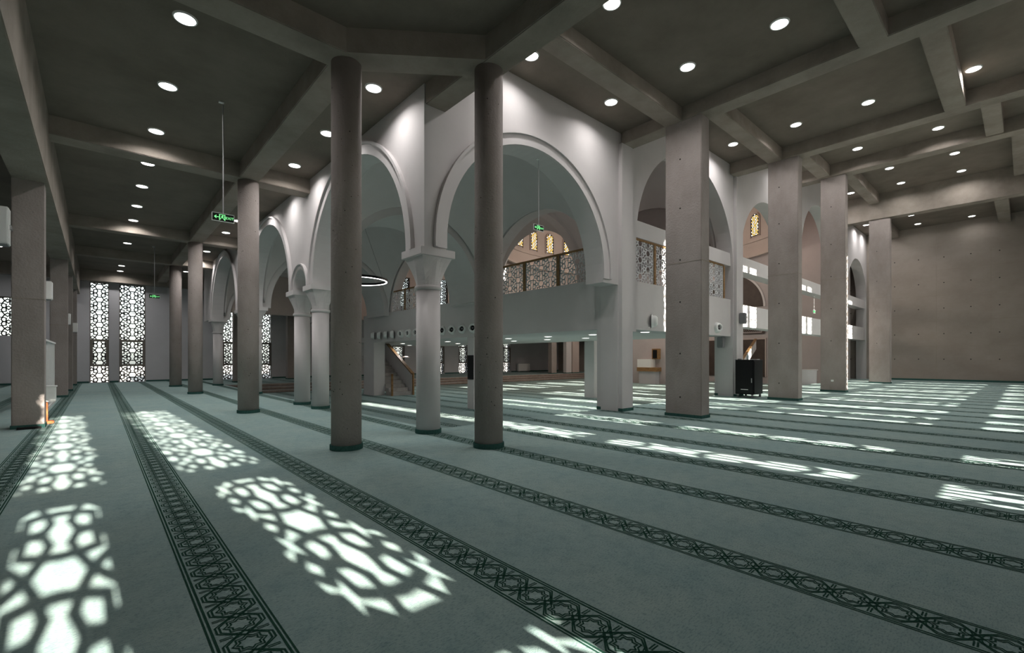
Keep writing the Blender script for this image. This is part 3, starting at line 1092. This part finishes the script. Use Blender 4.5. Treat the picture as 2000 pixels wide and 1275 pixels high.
# ================================================================= LAMPS
def downlight(x, y, z, r, label, group, power=LAMP, spread=150):
    c = empty('ceiling_light', (x, y, z))
    tag(c, label, 'ceiling light', group)
    bm = bmesh.new()
    lathe(bm, [(r*.93, -.001), (r*.93, -.018), (r*1.05, -.018), (r*1.10, -.001)], 28)
    finish('trim_ring', bm, RINGM, c)
    bm = bmesh.new()
    bm.faces.new([bm.verts.new((r*.95*math.cos(2*PI*i/28), r*.95*math.sin(2*PI*i/28), -.012)) for i in range(28)])
    finish('diffuser', bm, LAMPM, c)
    ld = bpy.data.lights.new('downlight', 'AREA')
    ld.shape = 'DISK'
    ld.size = r*1.7
    ld.energy = power
    ld.spread = math.radians(spread)
    ld.color = (1.0, .975, .955)
    lo_ = bpy.data.objects.new('light_source', ld)
    COL.objects.link(lo_)
    lo_.parent = c
    lo_.location = (0, 0, -.02)
    return c
yl = [5.25, 7.25, 9.24, 11.22, 13.2, 15.05, 17.1, 18.95, 22.87, 24.82, 28.6, 30.4]
for i, y in enumerate(yl):
    if i == 0:
        continue
    downlight(.84, y, 5.64, .125, '%s round ceiling light from the camera in the left row of the left aisle' % ords[i-1], 'round lights of the left aisle, left row')
for i, y in enumerate([7.07, 9.1, 11.11, 12.98, 14.9, 16.8, 18.65, 22.46, 24.4, 28.4]):
    downlight(3.33, y, 5.64, .125, '%s round ceiling light from the camera in the row beside the left arcade' % ords[i], 'round lights of the left aisle, arcade row')
for i, (x, y, z) in enumerate(((5.68, 5.82, 6.58), (5.74, 4.15, 6.58), (7.94, 5.76, 6.58), (8.02, 4.13, 6.58), (8.08, 2.62, 6.58))):
    downlight(x, y, z, .13, ['half-hidden round light just right of the right-hand round column', 'round light cut by the beam at the top centre', 'round light between the first bay beam and the white wall', 'middle round light of the first right-hand bay', 'brightest round light in the top right part of the first bay'][i], 'round lights of the first right bay')
b2 = [(13.9, 5.75), (14.0, 4.14), (14.1, 2.59), (14.18, .76)]
for i, (x, y) in enumerate(b2):
    downlight(x, y, 7.55, .13, '%s round light from the arcade in the second right-hand bay' % ords[i], 'round lights of the second right bay', LAMP*1.3)
for i, (x, y) in enumerate(((19.4, 3.86), (19.55, 1.83), (19.3, 5.9))):
    downlight(x, y, 8.45, .14, ['round light of the third right-hand bay nearer the square columns', 'round light of the third right-hand bay further right', 'round light of the third bay close to the white wall'][i], 'round lights of the third right bay', LAMP*1.5)
for i, (x, y) in enumerate(((25.4, 3.93), (25.5, 1.9), (27.95, 3.9), (28.1, 1.88), (27.8, 5.8))):
    downlight(x, y, 9.45, .15, ['left round light of the front pair in the fourth bay', 'right round light of the front pair in the fourth bay', 'left round light of the back pair in the fourth bay', 'right round light of the back pair in the fourth bay', 'round light of the fourth bay beside the white wall'][i], 'round lights of the fourth right bay', LAMP*1.6)
for i, (x, y) in enumerate(((31.15, 3.95), (33.45, 3.96), (33.7, 1.87), (31.6, 5.9), (33.3, 5.9))):
    downlight(x, y, 8.62, .14, ['small front round light of the fifth bay', 'round light before the far right wall, left one', 'round light before the far right wall, right one', 'first round light grazing the last white arch', 'second round light grazing the last white arch'][i], 'round lights of the fifth right bay', LAMP*(.45 if 33 < x and y < 5 else 1.3))
downlight(-2.9, 26.8, 5.64, .13, 'round ceiling light left of the nearest left square column', 'round lights left of the square columns')
downlight(-2.4, 29.3, 5.64, .13, 'tiny round ceiling light left of the square column, further back', 'round lights left of the square columns')
# under the balcony
us = [(11.2, 7.0), (11.2, 8.8), (11.15, 10.62), (11.17, 12.64), (11.26, 16.7), (11.16, 20.46), (11.29, 22.6), (12.95, 10.49), (12.9, 12.33), (12.98, 14.34), (13.1, 18.57), (12.9, 22.9)]
for i, (x, y) in enumerate(us):
    row = 'front row' if i < 7 else 'back row'
    k = i if i < 7 else i-7
    downlight(x, y, 1.98, .13, '%s round soffit light from the right under the balcony, %s' % (ords[k], row), 'round lights under the balcony', 7)
# ring chandelier
rc = empty('ring_lamp', (6.8, 15.6, 3.95))
tag(rc, 'large thin black ring lamp glowing underneath, behind the nearest round column', 'lamp')
bm = bmesh.new()
lathe(bm, [(.90, 0), (.90, .075), (.985, .075), (.985, 0), (.90, 0)], 64)
finish('ring_body', bm, BLACK, rc)
bm = bmesh.new()
lathe(bm, [(.925, -.002), (.96, -.002), (.96, -.012), (.925, -.012), (.925, -.002)], 64)
finish('light_strip', bm, plain('ring light strip', (1, 1, 1), .5, emit=(1, .98, .95), es=12), rc)
for k in range(3):
    a = k*2*PI/3
    bm = bmesh.new()
    tube(bm, [(.94*math.cos(a), .94*math.sin(a), .07), (0, 0, 2.45)], .004, 5)
    finish('cable', bm, BLACK, rc)
# added warm lamps that brighten the dark domed hall, on an added chandelier ring
ch = empty('added_dome_chandelier', (DX, DY, 7.2))
tag(ch, 'large added ring chandelier that brightens the domed hall', 'lamp')
bm = bmesh.new()
lathe(bm, [(2.9, 0), (2.9, .1), (3.0, .1), (3.0, 0), (2.9, 0)], 48)
finish('ring_body', bm, BLACK, ch)
for k in range(4):
    a = k*PI/2+.4
    bm = bmesh.new()
    tube(bm, [(2.95*math.cos(a), 2.95*math.sin(a), .1), (0, 0, 5.38)], .006, 5)
    finish('cable', bm, BLACK, ch)
    ld = bpy.data.lights.new('added dome light', 'POINT')
    ld.energy = 260
    ld.shadow_soft_size = .25
    ld.color = (1, .86, .74)
    l_ = bpy.data.objects.new('light_source', ld)
    COL.objects.link(l_)
    l_.parent = ch
    l_.location = (2.95*math.cos(a), 2.95*math.sin(a), -.35)

# ================================================================= EXIT SIGNS
def text_mesh(s, size):
    cu = bpy.data.curves.new('txt', 'FONT')
    cu.body = s
    cu.size = size
    cu.align_x = 'CENTER'
    cu.align_y = 'CENTER'
    cu.extrude = .0015
    cu.resolution_u = 2
    ob = bpy.data.objects.new('txt', cu)
    COL.objects.link(ob)
    dg = bpy.context.evaluated_depsgraph_get()
    me = bpy.data.meshes.new_from_object(ob.evaluated_get(dg))
    bpy.data.objects.remove(ob)
    return me
def exit_sign(x, y, zc, ztop, label, k=.76):
    w, h = .44, .175
    c = empty('exit_sign', (x, y, zc))
    c.scale = (k, k, k)
    ztop = zc+(ztop-zc)/k
    tag(c, label, 'exit sign', 'green exit signs')
    bm = bmesh.new()
    box(bm, -w/2, w/2, -.012, .012, -h/2, h/2)
    fp = finish('face_plate', bm, SIGNB, c)
    bm = bmesh.new()
    f = .010
    for b in ((-w/2-f, w/2+f, h/2, h/2+f), (-w/2-f, w/2+f, -h/2-f, -h/2), (-w/2-f, -w/2, -h/2, h/2), (w/2, w/2+f, -h/2, h/2)):
        box(bm, b[0], b[1], -.017, .017, b[2], b[3])
    finish('frame', bm, WHITE, c)
    bm = bmesh.new()
    tube(bm, [(0, 0, h/2+f), (0, 0, ztop-zc-.03)], .014, 8)
    finish('rod', bm, STEEL, c)
    boxo('ceiling_plate', (-.09, .02, -.03, .03, ztop-zc-.035, ztop-zc), WHITE, c)
    # arrow
    bm = bmesh.new()
    d0, d1 = -.0165, -.0125
    a0 = -w*.40
    bar(bm, (a0, 0), (a0+.085, 0), .014, d0, d1, MX)
    bar(bm, (a0, 0), (a0+.035, .032), .014, d0, d1, MX)
    bar(bm, (a0, 0), (a0+.035, -.032), .014, d0, d1, MX)
    finish('arrow', bm, GLOWG, fp)
    # doorway with running figure
    bm = bmesh.new()
    bar(bm, (-.075, -.062), (-.075, .062), .016, d0, d1, MX)
    bar(bm, (.035, -.062), (.035, .062), .016, d0, d1, MX)
    bar(bm, (-.075, .062), (.035, .062), .010, d0, d1, MX)
    for p_, q_, ww in (((-.012, .028), (-.022, -.006), .018), ((-.022, -.006), (-.050, -.020), .010), ((-.050, -.020), (-.055, -.05), .009), ((-.020, -.008), (.004, -.024), .011), ((.004, -.024), (.020, -.052), .010), ((-.012, .026), (-.045, .020), .009), ((-.010, .026), (.014, .008), .009)):
        bar(bm, p_, q_, ww, d0, d1, MX)
    v = [bm.verts.new((-.008+.011*math.cos(t*PI/5), d0, .046+.011*math.sin(t*PI/5))) for t in range(10)]
    bm.faces.new(v)
    finish('running_figure', bm, GLOWG, fp)
    me = text_mesh('EXIT', .085)
    o = link('lettering', me, GLOWG, fp)
    o.location = (w*.305, -.0135, -.004)
    o.rotation_euler = (PI/2, 0, 0)
    return c
exit_sign(1.60, 9.2, 3.66, 5.64, 'green EXIT sign with left arrow hanging in the left aisle before a round column', .72)
exit_sign(6.72, 6.67, 3.92, 5.33, 'green EXIT sign hanging in the big right-hand white arch', .62)
exit_sign(1.66, 22.9, 3.68, 5.64, 'distant green exit sign hanging in front of the far left wall')
exit_sign(6.96, 26.6, 3.6, 5.64, 'small green exit sign hanging beyond the second white arch')
exit_sign(25.6, 6.8, 3.49, 4.22, 'tiny green exit sign between the second and third square columns', .8)

# ================================================================= THINGS
# black equipment cabinet
cb = empty('equipment_cabinet', (15.68, 5.985, 0))
tag(cb, 'tall black steel equipment cabinet on castors beside the white pilaster', 'cabinet')
boxo('body', (-.375, .375, -.28, .28, .10, 1.19), BLACK, cb, .01)
cdoor = boxo('door', (-.389, -.375, -.26, .26, .14, 1.15), plain('cabinet door black', (.008, .008, .009), .3, spec=.25), cb, .004)
boxo('side_door', (-.34, .34, -.292, -.28, .14, 1.15), BLACK, cb, .004)
boxo('top_lid', (-.385, .385, -.29, .29, 1.19, 1.205), plain('cabinet lid', (.03, .03, .035), .3), cb)
boxo('handle', (-.401, -.389, -.24, -.215, .48, .62), STEEL, cdoor)
boxo('vent_slot', (-.395, -.389, -.12, .10, .25, .268), WHITE, cdoor)
for x in (-.32, .32):
    for y in (-.22, .22):
        bm = bmesh.new()
        lathe(bm, [(.001, -.02), (.045, -.02), (.045, .02), (.001, .02)], 14)
        bmesh.ops.transform(bm, matrix=Matrix.Translation((x, y, .046)) @ Matrix.Rotation(PI/2, 4, 'X'), verts=bm.verts[:])
        finish('castor', bm, GREYM, cb, True)
        boxo('castor_plate', (x-.03, x+.03, y-.03, y+.03, .088, .10), STEEL, cb)
# bottle on top
bo = empty('bottle', (15.62, 6.0, 1.206))
tag(bo, 'small clear water bottle with white cap on the black cabinet', 'bottle')
bm = bmesh.new()
lathe(bm, [(.001, 0), (.032, 0), (.034, .02), (.034, .12), (.014, .165), (.014, .18), (.001, .18)], 16)
finish('body', bm, plain('bottle plastic', (.6, .7, .75), .15), bo, True)
bm = bmesh.new()
lathe(bm, [(.001, .18), (.017, .18), (.017, .20), (.001, .20)], 12)
finish('cap', bm, WHITE, bo)
o = boxo('microphone_box', (15.36, 15.46, 6.12, 6.21, 1.206, 1.235), GREYM)
tag(o, 'small grey receiver box lying on the black cabinet', 'device')
o = boxo('paper_stack', (15.76, 15.96, 5.76, 6.0, 1.206, 1.222), WHITE)
tag(o, 'thin stack of white papers on top of the black cabinet', 'papers')

# loudspeakers / heaters
def wallbox(loc, size, label, m=WHITE, cat='speaker', grp=None, face='x'):
    c = empty('wall_speaker', loc)
    tag(c, label, cat, grp)
    sx, sy, sz = size
    boxo('housing', (-sx/2, sx/2, -sy/2, sy/2, -sz/2, sz/2), m, c, .012)
    boxo('base_cap', (-sx/2+.015, sx/2-.015, -sy/2+.015, sy/2-.015, -sz/2-.012, -sz/2), GREYM, c)
    if face == 'x':
        boxo('grille', (-sx/2+.02, sx/2-.02, -sy/2-.006, -sy/2, -sz/2+.03, sz/2-.05), GREYM if m is not WHITE else m, c)
        boxo('bracket', (sx/2-.03, sx/2+.02, -.03, sy/2+.05, -.03, .03), STEEL, c)
    return c
wallbox((15.82, 6.22, 2.57), (.20, .16, .34), 'grey speaker on the white pilaster above the black cabinet', GREYM)
wallbox((15.36, 6.75, 1.78), (.20, .18, .34), 'grey speaker hanging under the parapet left of the black cabinet', GREYM)
wallbox((-1.31, 11.50, 3.47), (.40, .30, .62), 'large white wall unit at the left edge beside the nearest square column')
wallbox((-.74, 12.38, 2.53), (.20, .22, .34), 'white speaker behind the nearest left square column, at its right edge', face='')
wallbox((-.75, 21.1, 2.54), (.17, .2, .36), 'white speaker on the second left square column', face='')
wallbox((-.68, 24.91, 2.45), (.18, .22, .36), 'white speaker on the third left square column', face='')

# partition panel at the left edge
pa = empty('partition_panel', (-2.2, 11.5, 0))
tag(pa, 'grey partition panel at the left edge of the picture', 'partition')
boxo('panel', (-.95, .95, 0, .06, .10, 1.69), GREYW, pa)
boxo('foot_rail', (-.95, .95, -.02, .08, 0, .10), STEPS, pa)
boxo('support_leg', (.75, .80, .06, .35, 0, .9), WOOD, pa)
# white slatted divider
sl = empty('slatted_divider', (-.95, 15.2, 0))
tag(sl, 'white vertical slat divider between two left square columns', 'divider')
for k in range(9):
    boxo('slat', (-.03, .03, k*.42, k*.42+.05, 0.06, 1.66), WHITE, sl)
boxo('top_rail', (-.05, .05, -.03, 3.5, 1.66, 1.70), WHITE, sl)
boxo('bottom_rail', (-.05, .05, -.03, 3.5, 0, .06), WHITE, sl)
# sunlit white box on an orange foot
sb = empty('donation_box', (-.655, 12.52, 0))
tag(sb, 'small sunlit white box on an orange stand beside the left square column', 'box')
boxo('box_body', (-.12, .055, -.12, .12, .42, .70), WHITE, sb, .008)
boxo('box_lid', (-.13, .07, -.13, .13, .70, .725), WHITE, sb, .004)
boxo('stand_post', (-.10, -.055, -.05, .05, .04, .42), ORANGE, sb, .006)
boxo('stand_foot', (-.12, .03, -.07, .09, 0, .05), ORANGE, sb, .012)
o = boxo('power_strip', (-1.05, -.75, 11.70, 11.80, .002, .035), BLACK)
tag(o, 'black power strip on the carpet before the left square column', 'cable')

# objects on the far side of the hall
dr = empty('door_panel', (33.09, 13.0, -.43))
def door_1(n, y0, y1, h):
    c = struct(empty('door_%d' % n, (33.08, (y0+y1)/2, -.43)))
    hw = (y1-y0)/2
    boxo('leaf', (-.03, .0, -hw, hw, .43, h), DOORM, c)
    boxo('frame', (-.05, .01, -hw-.07, -hw, .43, h+.07), BROWN, c)
    boxo('frame', (-.05, .01, hw, hw+.07, .43, h+.07), BROWN, c)
    boxo('frame', (-.05, .01, -hw, hw, h, h+.07), BROWN, c)
    return c
bpy.data.objects.remove(dr)
door_1(1, 11.6, 13.1, 2.95)
door_1(2, 14.4, 15.6, 2.95)
# calligraphy board
cl_ = empty('calligraphy_board', (33.05, 12.4, 2.88))
tag(cl_, 'dark scroll-shaped calligraphy ornament on the rose wall above the door', 'ornament')
bm = bmesh.new()
prism(bm, [(-.75, 0), (.75, 0), (.9, .3), (.7, .3), (.6, .08), (-.6, .08), (-.7, .3), (-.9, .3)], -.03, 0, MY)
finish('frame_scroll', bm, DOORM, cl_)
bm = bmesh.new()
for i in range(9):
    u = -.5+i*.125
    bar(bm, (u, .18), (u+.09, .34+.05*(i % 3)), .035, -.03, 0, MY)
    bar(bm, (u, .34), (u+.1, .2), .03, -.03, 0, MY)
finish('lettering', bm, DOORM, cl_)
# counter with cubby on the right wall
ct = empty('wall_counter', (27.0, 16.4, -.43))
tag(ct, 'white and oak counter seen under the parapet, left of the nearest square column', 'counter')
boxo('shelf', (-.3, .3, -.55, .9, .82, 1.08), WOOD, ct)
boxo('cabinet_box', (-.25, .3, -.1, .9, 1.08, 1.62), WHITE, ct)
boxo('cubby_frame', (-.02, .3, -.5, -.05, 1.62, 2.3), WOOD, ct)
boxo('cubby_back', (-.05, -.02, -.42, -.13, 1.68, 2.22), BLACK, ct)
boxo('pedestal', (-.2, .3, -.4, .8, 0, .82), GREYW, ct)
struct(boxo('wall_side_room', (27.3, 27.5, 15.6, 18.6, -.43, 4.4), MAUVE))
# round reception desk
rd = empty('reception_desk', (27.3, 8.1, PZ))
tag(rd, 'curved pale desk seen between the second and third square columns', 'desk')
bm = bmesh.new()
lathe(bm, [(.95, .0), (.95, 1.05), (1.0, 1.05), (1.0, 1.1), (.6, 1.1), (.6, 0)], 32, (0, 0), PI*.75, PI*1.9)
finish('desk_shell', bm, PLAST, rd, False)
# white radiators and far details
for i, (x, y, lb) in enumerate(((28.7, 31.2, 'white convector heater against the far wall beyond the sunk hall'),)):
    h_ = empty('convector_heater', (x, y, 0))
    tag(h_, lb, 'heater')
    boxo('casing', (0, 1.5, -.12, .12, .08, .75), WHITE, h_, .01)
    for xx in (.15, 1.3):
        boxo('foot', (xx, xx+.06, -.08, .08, 0, .08), GREYM, h_)
o = boxo('wall_socket', (3.2, 3.42, 31.43, 31.445, .62, .68), WHITE)
tag(o, 'small white socket on the far left wall under the exit sign', 'socket')
square_column(27.3, 27.9, 25.6, 26.0, 3.99, 'dark square column on the upper floor beyond the steps', [], 'columns beyond the steps')
for (x0, x1, y0, y1, lb, m) in ((28.8, 29.45, 25.35, 25.7, 'narrow white pier beyond the steps, left one', PLAST), (29.55, 30.4, 25.3, 25.7, 'pier with rose light in its colour beyond the steps, right one', BROWN)):  # the right pier's rose light is put into its material colour
    c = empty('white_pier', ((x0+x1)/2, (y0+y1)/2, 0))
    tag(c, lb, 'column')
    boxo('shaft', (-(x1-x0)/2, (x1-x0)/2, -.17, .17, 0, 3.38), m, c)
    boxo('carpet_trim', (-(x1-x0)/2-.01, (x1-x0)/2+.01, -.18, .18, 0, .07), TRIMG, c)
# black monitor on the pier beneath the balcony
o = boxo('wall_screen', (9.19, 9.22, 12.16, 12.46, .55, 1.35), BLACK, None)
tag(o, 'narrow black screen on the white pier under the balcony', 'screen')
